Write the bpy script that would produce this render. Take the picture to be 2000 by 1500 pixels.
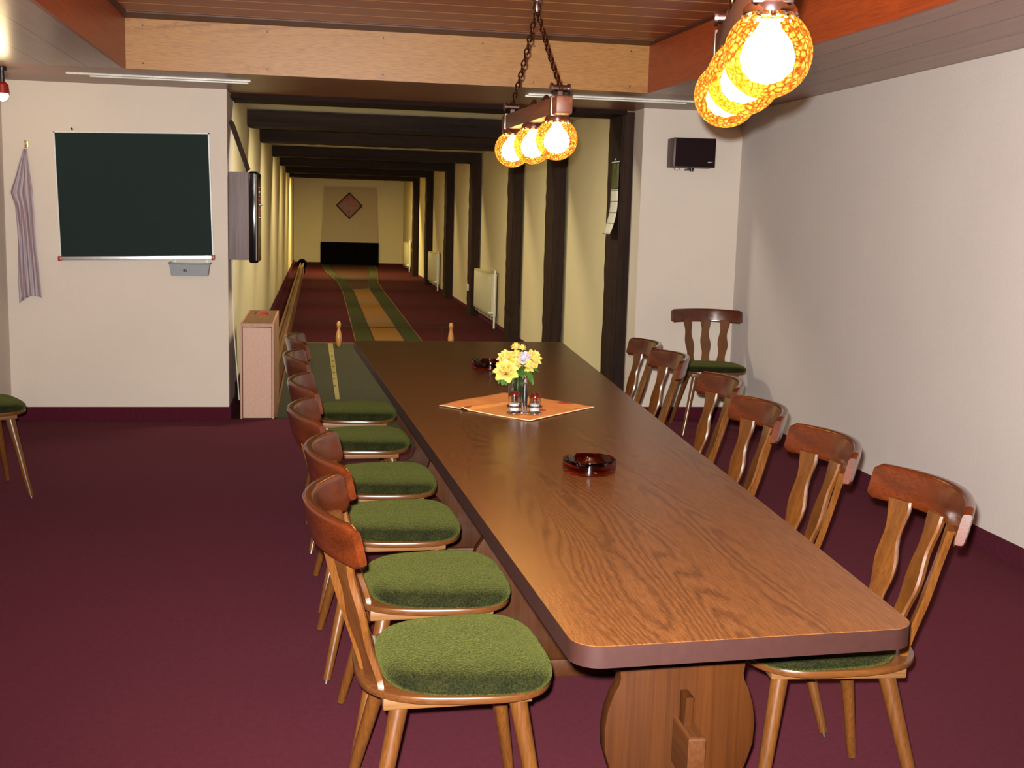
import bpy, bmesh, math, random
from mathutils import Vector, Matrix
random.seed(7)
S = bpy.context.scene
for o in list(bpy.data.objects): bpy.data.objects.remove(o)
COL = S.collection

# ------------------------------------------------------------ camera
cam = bpy.data.cameras.new('camera'); co = bpy.data.objects.new('camera', cam); COL.objects.link(co)
F = Vector((0.16734159, 0.97531075, -0.14410319)); RT = Vector((0.98589375, -0.16506746, 0.02768124)); UP = Vector((-0.00321106, 0.14670266, 0.98917542))
co.matrix_world = Matrix(((RT.x, UP.x, -F.x, 0), (RT.y, UP.y, -F.y, 0), (RT.z, UP.z, -F.z, 1.5), (0, 0, 0, 1)))
cam.sensor_width = 36; cam.lens = 2250/2000*36; cam.clip_start = .05; cam.clip_end = 100
S.camera = co
# ------------------------------------------------------------ world, exposure
w = bpy.data.worlds.new('world'); S.world = w; w.use_nodes = True
w.node_tree.nodes['Background'].inputs[0].default_value = (.9, .75, .6, 1)
w.node_tree.nodes['Background'].inputs[1].default_value = .05
S.view_settings.view_transform = 'Standard'; S.view_settings.look = 'None'
S.view_settings.exposure = 0.0; S.view_settings.gamma = 1; S.view_settings.use_curve_mapping = False
FLASH, LAMP_W, SPOT_W, ALLEY_E = 2250, 18, 3.5, 6.5

def light(name, kind, loc, power, color, radius=.02, parent=None):
    l = bpy.data.lights.new(name, kind); l.energy = power; l.color = color
    if kind != 'AREA': l.shadow_soft_size = radius
    o = bpy.data.objects.new(name, l); COL.objects.link(o); o.location = loc
    if parent: o.parent = parent
    return o
# the camera's own flash, just up and left of the lens
fl = light('camera_flash', 'SPOT', (-.022, .0, 1.545), FLASH, (1, .95, .91), .012)
fl.data.spot_size = math.radians(106); fl.data.spot_blend = 1
fl.rotation_euler = (Vector((.21, .97, .03))).to_track_quat('-Z', 'Y').to_euler()

# ------------------------------------------------------------ mesh helpers
def V(*a): return Vector(a)
def box(bm, x0, x1, y0, y1, z0, z1, bev=0, seg=2, mat=0):
    n = bmesh.new()
    bmesh.ops.create_cube(n, size=1)
    for v in n.verts: v.co = Vector((x0+(v.co.x+.5)*(x1-x0), y0+(v.co.y+.5)*(y1-y0), z0+(v.co.z+.5)*(z1-z0)))
    if bev: bmesh.ops.bevel(n, geom=n.edges[:], offset=bev, segments=seg, affect='EDGES', profile=.5)
    merge(bm, n, mat=mat)
def merge(bm, n, M=None, mat=0):
    if M is not None: bmesh.ops.transform(n, matrix=M, verts=n.verts)
    m = bpy.data.meshes.new('t'); 
    for f in n.faces: f.material_index = mat
    n.to_mesh(m); n.free(); bm.from_mesh(m); bpy.data.meshes.remove(m)
def cyl(bm, p0, p1, r0, r1=None, seg=20, mat=0):
    r1 = r0 if r1 is None else r1
    p0, p1 = Vector(p0), Vector(p1); d = p1-p0
    n = bmesh.new(); bmesh.ops.create_cone(n, cap_ends=True, segments=seg, radius1=r0, radius2=r1, depth=d.length)
    M = Matrix.Translation((p0+p1)/2) @ d.to_track_quat('Z', 'Y').to_matrix().to_4x4()
    merge(bm, n, M, mat)
def lathe(bm, prof, c=(0, 0, 0), seg=32, mat=0, sx=1, close=False):
    n = bmesh.new(); rings = []
    for r, z in prof:
        if r < 1e-6: rings.append([n.verts.new((0, 0, z))])
        else: rings.append([n.verts.new((r*math.cos(2*math.pi*i/seg), r*math.sin(2*math.pi*i/seg), z)) for i in range(seg)])
    pairs = list(zip(rings, rings[1:]))
    if close: pairs.append((rings[-1], rings[0]))
    for a, b in pairs:
        for i in range(seg):
            j = (i+1) % seg
            if len(a) == 1 and len(b) == 1: continue
            if len(a) == 1: n.faces.new((a[0], b[j], b[i]))
            elif len(b) == 1: n.faces.new((a[i], a[j], b[0]))
            else: n.faces.new((a[i], a[j], b[j], b[i]))
    bmesh.ops.recalc_face_normals(n, faces=n.faces)
    merge(bm, n, Matrix.Translation(c), mat)
def sphere(bm, c, r, seg=24, mat=0, s=(1, 1, 1)):
    n = bmesh.new(); bmesh.ops.create_uvsphere(n, u_segments=seg, v_segments=seg//2, radius=r)
    merge(bm, n, Matrix.Translation(c) @ Matrix.Diagonal((*s, 1)), mat)
def prism(bm, pts, axis, a0, a1, bev=0, mat=0, seg=2):
    """pts 2-D outline; extruded along axis ('x','y','z') from a0 to a1"""
    def P(u, v, t): return {'x': (t, u, v), 'y': (u, t, v), 'z': (u, v, t)}[axis]
    n = bmesh.new()
    A = [n.verts.new(P(u, v, a0)) for u, v in pts]; B = [n.verts.new(P(u, v, a1)) for u, v in pts]
    fa = n.faces.new(A); fb = n.faces.new(B[::-1])
    for i in range(len(pts)):
        j = (i+1) % len(pts); n.faces.new((A[j], A[i], B[i], B[j]))
    bmesh.ops.recalc_face_normals(n, faces=n.faces)
    if bev:
        e = list(set(fa.edges[:]+fb.edges[:])); bmesh.ops.bevel(n, geom=e, offset=bev, segments=seg, affect='EDGES', profile=.5)
    merge(bm, n, mat=mat)
def tube(bm, pts, r, seg=8, mat=0, closed=False):
    pts = [Vector(p) for p in pts]; n = bmesh.new(); rings = []
    N = len(pts); prev = None
    for i, p in enumerate(pts):
        if closed: t = pts[(i+1) % N]-pts[i-1]
        else: t = pts[min(i+1, N-1)]-pts[max(i-1, 0)]
        t.normalize()
        if prev is None:
            a = Vector((0, 0, 1)) if abs(t.z) < .9 else Vector((1, 0, 0)); u = t.cross(a).normalized()
        else: u = (prev-t*prev.dot(t)).normalized()
        prev = u; v = t.cross(u)
        rr = r[i] if isinstance(r, (list, tuple)) else r
        rings.append([n.verts.new(p+u*rr*math.cos(2*math.pi*k/seg)+v*rr*math.sin(2*math.pi*k/seg)) for k in range(seg)])
    rng = range(N) if closed else range(N-1)
    for i in rng:
        a, b = rings[i], rings[(i+1) % N]
        for k in range(seg): n.faces.new((a[k], a[(k+1) % seg], b[(k+1) % seg], b[k]))
    if not closed: n.faces.new(rings[0][::-1]); n.faces.new(rings[-1])
    bmesh.ops.recalc_face_normals(n, faces=n.faces)
    merge(bm, n, mat=mat)
def obj(name, bm, mats, parent=None, smooth=True, ang=40):
    me = bpy.data.meshes.new(name)
    bmesh.ops.remove_doubles(bm, verts=bm.verts, dist=1e-6)
    bm.to_mesh(me); bm.free()
    for m in (mats if isinstance(mats, (list, tuple)) else [mats]): me.materials.append(m)
    o = bpy.data.objects.new(name, me); COL.objects.link(o)
    if parent: o.parent = parent
    if smooth:
        me.shade_smooth()
        try: me.set_sharp_from_angle(angle=math.radians(ang))
        except Exception: pass
    return o
def B(): return bmesh.new()
def tag(o, label, cat, group=None):
    o['label'] = label; o['category'] = cat
    if group: o['group'] = group
    return o
def thing(name, label, cat, loc=(0, 0, 0), rz=0, group=None):
    o = bpy.data.objects.new(name, None); COL.objects.link(o); o.empty_display_size = .1
    o.location = loc; o.rotation_euler = (0, 0, rz)
    return tag(o, label, cat, group)
def struct(name, bm, mat, smooth=False):
    o = obj(name, bm, mat, None, smooth); o['kind'] = 'structure'; return o
def copy_tree(o, parent=None):
    c = o.copy(); COL.objects.link(c); c.parent = parent
    for ch in list(o.children): copy_tree(ch, c)
    return c

# ------------------------------------------------------------ materials
def lin(c):
    return tuple(((x/255)/12.92 if x/255 <= .04045 else ((x/255+.055)/1.055)**2.4) for x in c)+(1,)
class NT:
    def __init__(s, name):
        s.m = bpy.data.materials.new(name); s.m.use_nodes = True; s.t = s.m.node_tree; s.N = s.t.nodes; s.L = s.t.links
        s.b = s.N['Principled BSDF']; s.out = s.N['Material Output']
    def n(s, typ, **kw):
        x = s.N.new(typ)
        for k, v in kw.items():
            if k.startswith('_'): setattr(x, k[1:], v)
            else: x.inputs[k.replace('__', ' ')].default_value = v
        return x
    def l(s, a, b): s.L.new(a, b)
    def coord(s, scale=(1, 1, 1), kind='Object', rot=(0, 0, 0)):
        tc = s.N.new('ShaderNodeTexCoord'); mp = s.N.new('ShaderNodeMapping'); mp.inputs['Scale'].default_value = scale; mp.inputs['Rotation'].default_value = rot
        s.l(tc.outputs[kind], mp.inputs[0]); return mp.outputs[0]
    def ramp(s, fac, stops, interp='LINEAR'):
        r = s.N.new('ShaderNodeValToRGB'); r.color_ramp.interpolation = interp
        e = r.color_ramp.elements
        while len(e) > 1: e.remove(e[0])
        e[0].position = stops[0][0]; e[0].color = stops[0][1]
        for p, c in stops[1:]:
            x = e.new(p); x.color = c
        s.l(fac, r.inputs[0]); return r.outputs[0]
    def noise(s, vec, scale, detail=3, rough=.5, dist=0):
        x = s.N.new('ShaderNodeTexNoise'); x.inputs['Scale'].default_value = scale; x.inputs['Detail'].default_value = detail
        x.inputs['Roughness'].default_value = rough; x.inputs['Distortion'].default_value = dist
        s.l(vec, x.inputs['Vector']); return x.outputs['Fac']
    def mix(s, fac, a, b, mode='MIX'):
        x = s.N.new('ShaderNodeMix'); x.data_type = 'RGBA'; x.blend_type = mode
        for sock, v in ((x.inputs[0], fac), (x.inputs[6], a), (x.inputs[7], b)):
            if hasattr(v, 'is_output') or isinstance(v, bpy.types.NodeSocket): s.l(v, sock)
            else: sock.default_value = v
        return x.outputs[2]
    def bump(s, h, strength=.3, dist=.002):
        x = s.N.new('ShaderNodeBump'); x.inputs['Strength'].default_value = strength; x.inputs['Distance'].default_value = dist
        s.l(h, x.inputs['Height']); s.l(x.outputs[0], s.b.inputs['Normal'])
    def set(s, **kw):
        for k, v in kw.items(): s.b.inputs[k.replace('__', ' ')].default_value = v
def plain(name, c, rough=.5, metal=0, **kw):
    t = NT(name); v = t.coord()
    nz = t.noise(v, 60, 2)
    a = lin(c); d = tuple(x*.86 for x in a[:3])+(1,)
    t.l(t.ramp(nz, [(.3, d), (.7, a)]), t.b.inputs['Base Color'])
    t.set(Roughness=rough, Metallic=metal, **kw); return t.m
def wood(name, light_c, dark_c, axis='y', scale=1, rough=.35, coat=0, fine=1.0, spec=.5):
    """grain running along axis"""
    t = NT(name)
    st = {'x': (.06, 1, 1), 'y': (1, .06, 1), 'z': (1, 1, .06)}[axis]
    v = t.coord(tuple(x*scale for x in st))
    big = t.noise(v, 9, 4, .6, .6)
    st2 = {'x': (.02, 1, 1), 'y': (1, .02, 1), 'z': (1, 1, .02)}[axis]
    v2 = t.coord(tuple(x*scale for x in st2))
    fi = t.noise(v2, 130*fine, 3, .6)
    a = t.ramp(big, [(.25, lin(dark_c)), (.75, lin(light_c))])
    b = t.ramp(fi, [(.35, (.62, .58, .55, 1)), (.6, (1, 1, 1, 1))])
    t.l(t.mix(.7, a, b, 'MULTIPLY'), t.b.inputs['Base Color'])
    t.set(Roughness=rough); t.b.inputs['Coat Weight'].default_value = coat; t.b.inputs['Coat Roughness'].default_value = .15
    t.b.inputs['Specular IOR Level'].default_value = spec
    t.bump(fi, .08, .001); return t.m
def oak(name, light_c, mid_c, dark_c, axis='y', rough=.35, sc=1.0, amp=1.0, spec=.5):
    """flat-cut veneer: fine streaks, with jagged cathedral figure in some long bands"""
    t = NT(name)
    def st(k): return {'x': (k*sc, sc, sc), 'y': (sc, k*sc, sc)}[axis]
    h = t.noise(t.coord(st(.10)), 3.2, 1.0, .4, 0)
    wob = t.noise(t.coord(st(.45)), 42, 3, .65)
    m1 = t.n('ShaderNodeMath', _operation='MULTIPLY'); m1.inputs[1].default_value = 120*amp; t.l(h, m1.inputs[0])
    m2 = t.n('ShaderNodeMath', _operation='MULTIPLY_ADD'); m2.inputs[1].default_value = 7; t.l(wob, m2.inputs[0]); t.l(m1.outputs[0], m2.inputs[2])
    sn = t.n('ShaderNodeMath', _operation='SINE'); t.l(m2.outputs[0], sn.inputs[0])
    mr = t.n('ShaderNodeMapRange'); mr.inputs['From Min'].default_value = -1; t.l(sn.outputs[0], mr.inputs[0])
    fig = t.ramp(mr.outputs[0], [(0, lin(dark_c)), (.3, lin(mid_c)), (1, lin(light_c))])
    plainc = t.ramp(t.noise(t.coord(st(.06)), 60, 4, .6), [(.3, lin(mid_c)), (.7, lin(light_c))])
    band = t.ramp(t.noise(t.coord(st(.06)), 3.6, 1, .4, 0), [(.46, (0, 0, 0, 1)), (.56, (1, 1, 1, 1))])
    a = t.mix(band, plainc, fig)
    fi = t.noise(t.coord(st(.05)), 230, 3, .6)
    b = t.ramp(fi, [(.36, (.55, .5, .48, 1)), (.55, (1, 1, 1, 1))])
    t.l(t.mix(.7, a, b, 'MULTIPLY'), t.b.inputs['Base Color'])
    t.set(Roughness=rough); t.b.inputs['Specular IOR Level'].default_value = spec
    t.bump(fi, .06, .001); return t.m
def planks(name, light_c, dark_c, groove_c, across, pitch, axis, offset=0, gw=.06, rough=.4):
    """boards; grooves every pitch metres measured along `across`; grain along axis"""
    t = NT(name)
    tc = t.N.new('ShaderNodeTexCoord'); sp = t.N.new('ShaderNodeSeparateXYZ'); t.l(tc.outputs['Object'], sp.inputs[0])
    m = t.n('ShaderNodeMath', _operation='MULTIPLY_ADD'); t.l(sp.outputs['XYZ'.index(across.upper())], m.inputs[0]); m.inputs[1].default_value = 1/pitch; m.inputs[2].default_value = offset
    fr = t.n('ShaderNodeMath', _operation='FRACT'); t.l(m.outputs[0], fr.inputs[0])
    fl_ = t.n('ShaderNodeMath', _operation='FLOOR'); t.l(m.outputs[0], fl_.inputs[0])
    wn = t.n('ShaderNodeTexWhiteNoise', _noise_dimensions='1D'); t.l(fl_.outputs[0], wn.inputs['W'])
    st = {'x': (.06, 1, 1), 'y': (1, .06, 1)}[axis]
    g = t.noise(t.coord(st), 40, 4, .6, .5)
    a = t.ramp(g, [(.3, lin(dark_c)), (.7, lin(light_c))])
    tint = t.ramp(wn.outputs['Value'], [(0, (.82, .8, .8, 1)), (1, (1, 1, 1, 1))])
    a = t.mix(1, a, tint, 'MULTIPLY')
    lt = t.n('ShaderNodeMath', _operation='LESS_THAN'); lt.inputs[1].default_value = gw; t.l(fr.outputs[0], lt.inputs[0])
    t.l(t.mix(lt.outputs[0], a, lin(groove_c)), t.b.inputs['Base Color'])
    t.set(Roughness=rough)
    inv = t.n('ShaderNodeMath', _operation='SUBTRACT'); inv.inputs[0].default_value = 1; t.l(lt.outputs[0], inv.inputs[1])
    t.bump(inv.outputs[0], .6, .003); return t.m
def plaster(name, c, rough=.95, sc=130, st=.5):
    t = NT(name); v = t.coord()
    a = t.noise(v, sc, 3, .65); b = t.noise(v, 1.3, 3, .6)
    x = lin(c); d = tuple(k*.95 for k in x[:3])+(1,)
    t.l(t.ramp(b, [(.3, d), (.7, x)]), t.b.inputs['Base Color']); t.set(Roughness=rough)
    t.b.inputs['Specular IOR Level'].default_value = .2
    t.bump(a, st, .003); return t.m
def carpet(name, c, sheen=.3, dk=.55):
    t = NT(name); v = t.coord()
    a = t.noise(v, 320, 3, .8); b = t.noise(v, 45, 3, .7); g = t.noise(v, 1.2, 2)
    x = lin(c); d = tuple(k*dk for k in x[:3])+(1,); l_ = tuple(min(1, k*1.35) for k in x[:3])+(1,)
    base = t.ramp(a, [(.3, d), (.5, x), (.72, l_)])
    m2 = t.ramp(b, [(.3, (.8, .8, .8, 1)), (.65, (1.05, 1.05, 1.05, 1))])
    m3 = t.ramp(g, [(.3, (.93, .93, .93, 1)), (.7, (1, 1, 1, 1))])
    t.l(t.mix(1, t.mix(1, base, m2, 'MULTIPLY'), m3, 'MULTIPLY'), t.b.inputs['Base Color']); t.set(Roughness=1)
    t.b.inputs['Specular IOR Level'].default_value = .1
    t.b.inputs['Sheen Weight'].default_value = sheen; t.b.inputs['Sheen Roughness'].default_value = .5
    t.b.inputs['Sheen Tint'].default_value = lin((200, 120, 140))
    t.bump(a, .8, .004); return t.m
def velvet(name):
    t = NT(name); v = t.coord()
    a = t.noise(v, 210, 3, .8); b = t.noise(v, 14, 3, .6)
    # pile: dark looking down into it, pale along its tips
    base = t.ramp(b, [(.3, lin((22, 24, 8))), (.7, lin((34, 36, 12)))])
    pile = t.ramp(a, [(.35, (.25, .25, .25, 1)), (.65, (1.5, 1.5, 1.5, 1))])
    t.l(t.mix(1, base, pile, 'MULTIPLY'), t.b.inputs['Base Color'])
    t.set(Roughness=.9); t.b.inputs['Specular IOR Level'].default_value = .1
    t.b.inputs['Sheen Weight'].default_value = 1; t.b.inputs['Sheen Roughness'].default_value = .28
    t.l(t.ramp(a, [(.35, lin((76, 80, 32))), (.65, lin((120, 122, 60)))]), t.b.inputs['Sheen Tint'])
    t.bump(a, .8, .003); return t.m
def metal(name, c, rough=.25):
    t = NT(name); v = t.coord(); nz = t.noise(v, 40, 2)
    mr = t.n('ShaderNodeMapRange'); mr.inputs['To Min'].default_value = rough*.8; mr.inputs['To Max'].default_value = rough*1.3; t.l(nz, mr.inputs[0]); t.l(mr.outputs[0], t.b.inputs['Roughness'])
    t.set(Metallic=1, **{'Base__Color': lin(c)}); return t.m
def glass(name, c, rough=.03, ior=1.45, tr=1.0):
    t = NT(name); t.set(**{'Base__Color': lin(c)}); t.b.inputs['Transmission Weight'].default_value = tr; t.set(Roughness=rough, IOR=ior)
    v = t.coord(); nz = t.noise(v, 30, 1); t.bump(nz, .03, .001); return t.m
def emit(name, c, s):
    t = NT(name); v = t.coord(); nz = t.noise(v, 8, 1)
    mr = t.n('ShaderNodeMapRange'); mr.inputs['To Min'].default_value = s*.95; mr.inputs['To Max'].default_value = s*1.05; t.l(nz, mr.inputs[0])
    t.b.inputs['Emission Color'].default_value = lin(c); t.l(mr.outputs[0], t.b.inputs['Emission Strength']); return t.m

M = {}
M['wall'] = plaster('wall_plaster', (206, 194, 180))
M['wall_r'] = plaster('wall_plaster_right', (205, 196, 190))
M['alley_wall'] = plaster('alley_plaster', (212, 198, 160))
M['alley_ceil'] = plaster('alley_ceiling_plaster', (214, 208, 186))
M['carpet'] = carpet('bordeaux_carpet', (79, 25, 36), .14)
M['alley_carpet_dimmed'] = carpet('alley_carpet_dimmed', (64, 19, 22), .02)  # room carpet again, darkened to stand for weaker light on the alley floor
M['base'] = carpet('carpet_skirting', (78, 24, 38), .1)
M['mat'] = carpet('green_rubber_mat', (62, 60, 45), .02, .75)
M['lane_green'] = carpet('lane_green', (54, 54, 28), .0, .8)
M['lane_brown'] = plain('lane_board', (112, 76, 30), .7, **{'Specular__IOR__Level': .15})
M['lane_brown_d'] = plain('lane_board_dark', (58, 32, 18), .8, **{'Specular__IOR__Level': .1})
M['beam'] = wood('dark_timber', (60, 42, 32), (30, 20, 16), 'z', .8, .75, spec=.15)
M['beam_x'] = wood('dark_timber_beam', (56, 40, 30), (28, 19, 15), 'x', .8, .75, spec=.15)
M['frame_x'] = wood('brown_frame', (46, 28, 24), (32, 20, 18), 'x', .8, .8, spec=.1)
M['ceil'] = planks('ceiling_boards', (164, 86, 44), (136, 66, 34), (226, 166, 96), 'y', .25, 'x', .5, .075, .38)
M['soffit_y'] = planks('soffit_boards_long', (150, 104, 82), (126, 84, 66), (70, 40, 30), 'x', .235, 'y', .787, .05, .3)
M['soffit_x'] = planks('soffit_boards_cross', (150, 96, 72), (126, 78, 58), (80, 46, 34), 'y', .2, 'x', .2, .03, .35)
M['fascia'] = oak('oak_fascia', (164, 114, 50), (156, 106, 44), (138, 88, 35), 'x', .45, 1.2, .55)
M['fascia_lamp_tint'] = wood('side_fascia_lamp_tint', (170, 76, 32), (150, 62, 26), 'y', 1, .4)  # side fascias: same veneer, warm lamplight and grazing dimness put into its colour
M['trimdark'] = wood('ceiling_trim', (92, 50, 36), (66, 34, 26), 'x', 1, .5)
M['table'] = oak('table_laminate', (109, 68, 35), (102, 62, 31), (87, 52, 27), 'y', .27, 1.7, 1.5)
M['edge'] = plain('table_edge_band', (46, 23, 19), .55, **{'Specular__IOR__Level': .25})
M['trestle'] = wood('trestle_wood', (70, 36, 9), (52, 25, 6), 'z', 1, .55, .0, spec=.12)
M['trestle_x'] = wood('trestle_wood_long', (84, 46, 18), (64, 34, 13), 'y', 1, .5, .0, spec=.25)
M['chair'] = wood('chair_wood', (110, 66, 24), (78, 44, 17), 'z', 1.5, .3, .35)
M['rail'] = wood('chair_rail_wood', (92, 38, 11), (58, 23, 7), 'y', 1.5, .25, .55)
M['seatw'] = wood('seat_plywood', (100, 60, 26), (74, 42, 18), 'x', 1.5, .3, .35)
M['leg'] = wood('leg_wood', (108, 66, 26), (78, 44, 17), 'z', 1.5, .3, .3)
M['block'] = wood('block_wood', (122, 84, 46), (100, 66, 34), 'x', 1.5, .45)
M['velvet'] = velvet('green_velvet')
M['glide'] = metal('steel_glide', (170, 160, 150), .35)
M['iron'] = metal('burnished_iron', (120, 100, 92), .28)
M['chainm'] = metal('bronze_chain', (92, 56, 40), .4)
M['chrome'] = metal('chrome', (200, 196, 200), .12)
M['lampwood'] = wood('lamp_beam_wood', (120, 66, 34), (82, 40, 22), 'y', 2, .5)
M['board'] = plain('chalkboard_slate', (14, 34, 31), .75, **{'Specular__IOR__Level': .25})
M['alu'] = metal('aluminium', (214, 216, 222), .35)
M['alu_white'] = plain('pale_frame', (206, 210, 206), .4)
M['red'] = plain('red_plastic', (150, 28, 22), .4)
M['grey'] = plain('grey_plastic', (120, 126, 128), .5)
M['black'] = plain('black_plastic', (24, 20, 22), .35)
M['speaker'] = plain('speaker_cloth', (34, 20, 22), .9, **{'Specular__IOR__Level': .1})
M['speaker_side'] = plain('speaker_side', (74, 48, 44), .5)
M['white'] = plain('white_plastic', (214, 212, 200), .4)
M['rad'] = plain('radiator_enamel', (206, 198, 160), .4)
M['boxgrey'] = wood('grey_box_side', (132, 118, 116), (112, 98, 98), 'z', 1.2, .6)
M['pink'] = plain('pink_veneer', (190, 150, 126), .5)
M['pinkedge'] = wood('pink_edge', (190, 144, 116), (164, 116, 92), 'z', .8, .5)
M['boxtop'] = wood('box_top', (128, 84, 44), (104, 66, 34), 'y', 1, .5)
M['gutter'] = wood('gutter_wood', (124, 80, 42), (92, 56, 30), 'y', .8, .4)
M['pin'] = wood('pin_wood', (204, 150, 90), (180, 122, 66), 'z', 2, .35, .3)
M['pit'] = plain('black_curtain', (10, 9, 11), 1, **{'Specular__IOR__Level': .05})
M['niche'] = plaster('niche_panel', (176, 160, 132))
M['tape'] = plain('yellow_strip', (128, 112, 50), .6)
M['amber'] = None

# ------------------------------------------------------------ setting
C, D1, RW, LW, AL, AR = 2.31, 8.37, 3.127, -2.09, -.617, 2.41
YB = -1.6           # wall behind the photographer
b = B(); box(b, LW-.2, RW+.2, YB-.2, D1+.02, -.1, 0); struct('floor', b, M['carpet'])
b = B(); box(b, -.70, AR+.1, D1+.02, 33.3, -.1, 0); struct('floor_alley', b, M['alley_carpet_dimmed'])
b = B(); box(b, RW, RW+.2, YB, D1+.2, 0, 2.8); struct('wall_right', b, M['wall_r'])
b = B(); box(b, LW-.2, LW, YB, D1+.2, 0, 2.8); struct('wall_left', b, M['wall'])
b = B(); box(b, LW-.2, RW+.2, YB-.2, YB, 0, 2.8); struct('wall_back', b, M['wall'])
b = B(); box(b, LW, AL, D1, 8.98, 0, 2.8); struct('wall_front_left', b, M['wall'])
b = B(); box(b, 2.362, RW, D1, 8.62, 0, 2.8); struct('wall_front_right', b, M['wall'])
b = B(); box(b, AL-.2, -.640, 8.98, 33.2, 0, 2.8); struct('wall_alley_left', b, M['alley_wall'])
b = B(); box(b, AR, AR+.2, 8.62, 33.2, 0, 2.8); struct('wall_alley_right', b, M['alley_wall'])
b = B(); box(b, -.8, AR+.2, 33.08, 33.3, 0, 2.8); struct('wall_alley_end', b, M['alley_wall'])
b = B(); box(b, AL-.2, AR+.2, 9.0, 33.2, 2.412, 2.5); struct('ceiling_alley', b, M['alley_ceil'])
# lowered soffit round a raised, boarded panel
def frx(y): return 2.10+max(0, min(1, (7.38-y)/3.0))*.15
def soff(name, pts, mat):
    b = B(); prism(b, pts, 'z', C, C+.02); return struct(name, b, mat)
soff('ceiling_soffit_left', [(LW, YB), (-1.151, YB), (-1.151, 7.38), (LW, 7.38)], M['soffit_y'])
soff('ceiling_soffit_right', [(2.271, YB), (RW, YB), (RW, 7.38), (2.121, 7.38), (2.271, 4.38)], M['soffit_y'])
soff('ceiling_soffit_front', [(LW, 7.38), (-1.151, 7.38), (-1.151, 7.401), (2.121, 7.401), (2.121, 7.38), (RW, 7.38), (RW, D1+.25), (LW, D1+.25)], M['soffit_x'])
b = B(); box(b, -1.2, 2.4, YB, 7.45, 2.612, 2.66); struct('ceiling', b, M['ceil'])
b = B(); box(b, -1.13, 2.10, 7.38, 7.40, C, 2.612); struct('trim_1', b, M['fascia'])
b = B(); box(b, -1.15, -1.1301, YB, 7.38, C, 2.612); struct('trim_2', b, M['fascia_lamp_tint'])
b = B(); prism(b, [(2.25, YB), (2.27, YB), (2.27, 4.38), (2.12, 7.38), (2.10, 7.38), (2.25, 4.38)], 'z', C, 2.612); struct('trim_3', b, M['fascia_lamp_tint'])
b = B(); box(b, -1.13, 2.11, 7.17, 7.379, 2.604, 2.6115); struct('trim_4', b, M['trimdark'])
b = B(); box(b, -1.129, -1.09, YB, 7.17, 2.604, 2.6115); struct('trim_5', b, M['trimdark'])
b = B(); prism(b, [(2.21, YB), (2.249, YB), (2.249, 4.38), (2.109, 7.17), (2.07, 7.17), (2.21, 4.38)], 'z', 2.604, 2.6115); struct('trim_6', b, M['trimdark'])
# screw heads on the oak board
for i, x in enumerate((-1.03, -.30, .40, 1.02, 1.35, 1.98)):
    for z in (2.345, 2.565):
        if i == 3 and z < 2.4: continue
        s = B(); cyl(s, (x, 7.381, z), (x, 7.377, z), .0055, seg=10)
        o = obj('screw_head', s, M['trimdark'])
        o.parent = bpy.data.objects['trim_1']
# carpet skirtings
bh = .091
for nm, a in (('baseboard_front_left', (LW, AL+.006, D1-.012, D1, 0, bh)), ('baseboard_front_right', (2.362, RW, D1-.012, D1, 0, bh)),
              ('baseboard_right', (RW-.012, RW, YB, D1, 0, bh)), ('baseboard_left', (LW, LW+.012, YB, D1, 0, bh)),
              ('baseboard_jamb', (AL, AL+.012, D1, 8.98, 0, bh)), ('baseboard_alley_left', (-.64, -.628, 8.98, 33.08, 0, .13)),
              ('baseboard_alley_end', (-.62, AR, 33.068, 33.08, 0, .07)), ('baseboard_alley_right', (AR-.012, AR, 8.62, 33.0, 0, .05))):
    b = B(); box(b, *a); struct(nm, b, M['base'])
# dark green run-up mat, timber strip along its left
b = B(); prism(b, [(-.298, D1+.03), (.0, D1+.03), (.0, 7.35), (2.26, 7.35), (2.26, 13.26), (-.298, 13.26)], 'z', 0, .008); tag(obj('rubber_mat', b, M['mat'], smooth=False), 'dark green run-up mat on the floor before the bowling lane', 'mat')
b = B(); box(b, -.299, -.285, D1+.03, 13.26, 0, .012); tag(obj('edging_strip', b, M['gutter'], smooth=False), 'thin wooden strip along the left edge of the green mat', 'strip')
b = B(); box(b, -.285, 2.26, 13.261, 13.284, 0, .012); tag(obj('edging_strip', b, M['gutter'], smooth=False), 'thin wooden strip across the far end of the green mat', 'strip')
b = B(); prism(b, [(.150, 9.22), (.185, 9.22), (.182, 13.22), (.125, 13.22)], 'z', .008, .0115)
t = tag(obj('measuring_strip', b, M['tape'], smooth=False), 'narrow yellow strip with dark marks lying on the green mat', 'strip')
for k in range(7):
    s = B(); y = 9.9+k*.42; box(s, .150, .168, y, y+.05, .0115, .0125); o = obj('mark', s, M['black'], t, False)

# ------------------------------------------------------------ lane
GL = [(.455, 13.285), (.455, 13.84), (.486, 21.9), (.45, 24.4), (.36, 26.6), (.235, 28.8), (.13, 33.04)]
BL = [(.668, 13.285), (.668, 13.7), (.69, 22.6), (.62, 25.2), (.50, 27.6), (.39, 29.7), (.36, 33.04)]
BR = [(1.025, 13.285), (1.025, 13.7), (1.02, 22.9), (1.10, 25.2), (1.21, 27.6), (1.31, 29.7), (1.35, 33.04)]
GR = [(1.215, 13.285), (1.222, 13.84), (1.255, 21.9), (1.29, 24.9), (1.41, 27.6), (1.53, 29.9), (1.60, 33.04)]
lane = thing('bowling_lane', 'long skittles lane of yellow-brown boards with green borders running down the alley', 'lane', (0, 0, 0))
def strip(name, A, Bq, z, mat):
    b = B(); prism(b, A+Bq[::-1], 'z', .001, z); return obj(name, b, mat, lane, False)
strip('green_border', GL, BL, .010, M['lane_green']); strip('green_border', BR, GR, .010, M['lane_green'])
cutL = BL[:3]; cutR = BR[:3]
strip('lane_board', cutL, cutR, .014, M['lane_brown'])
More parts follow.
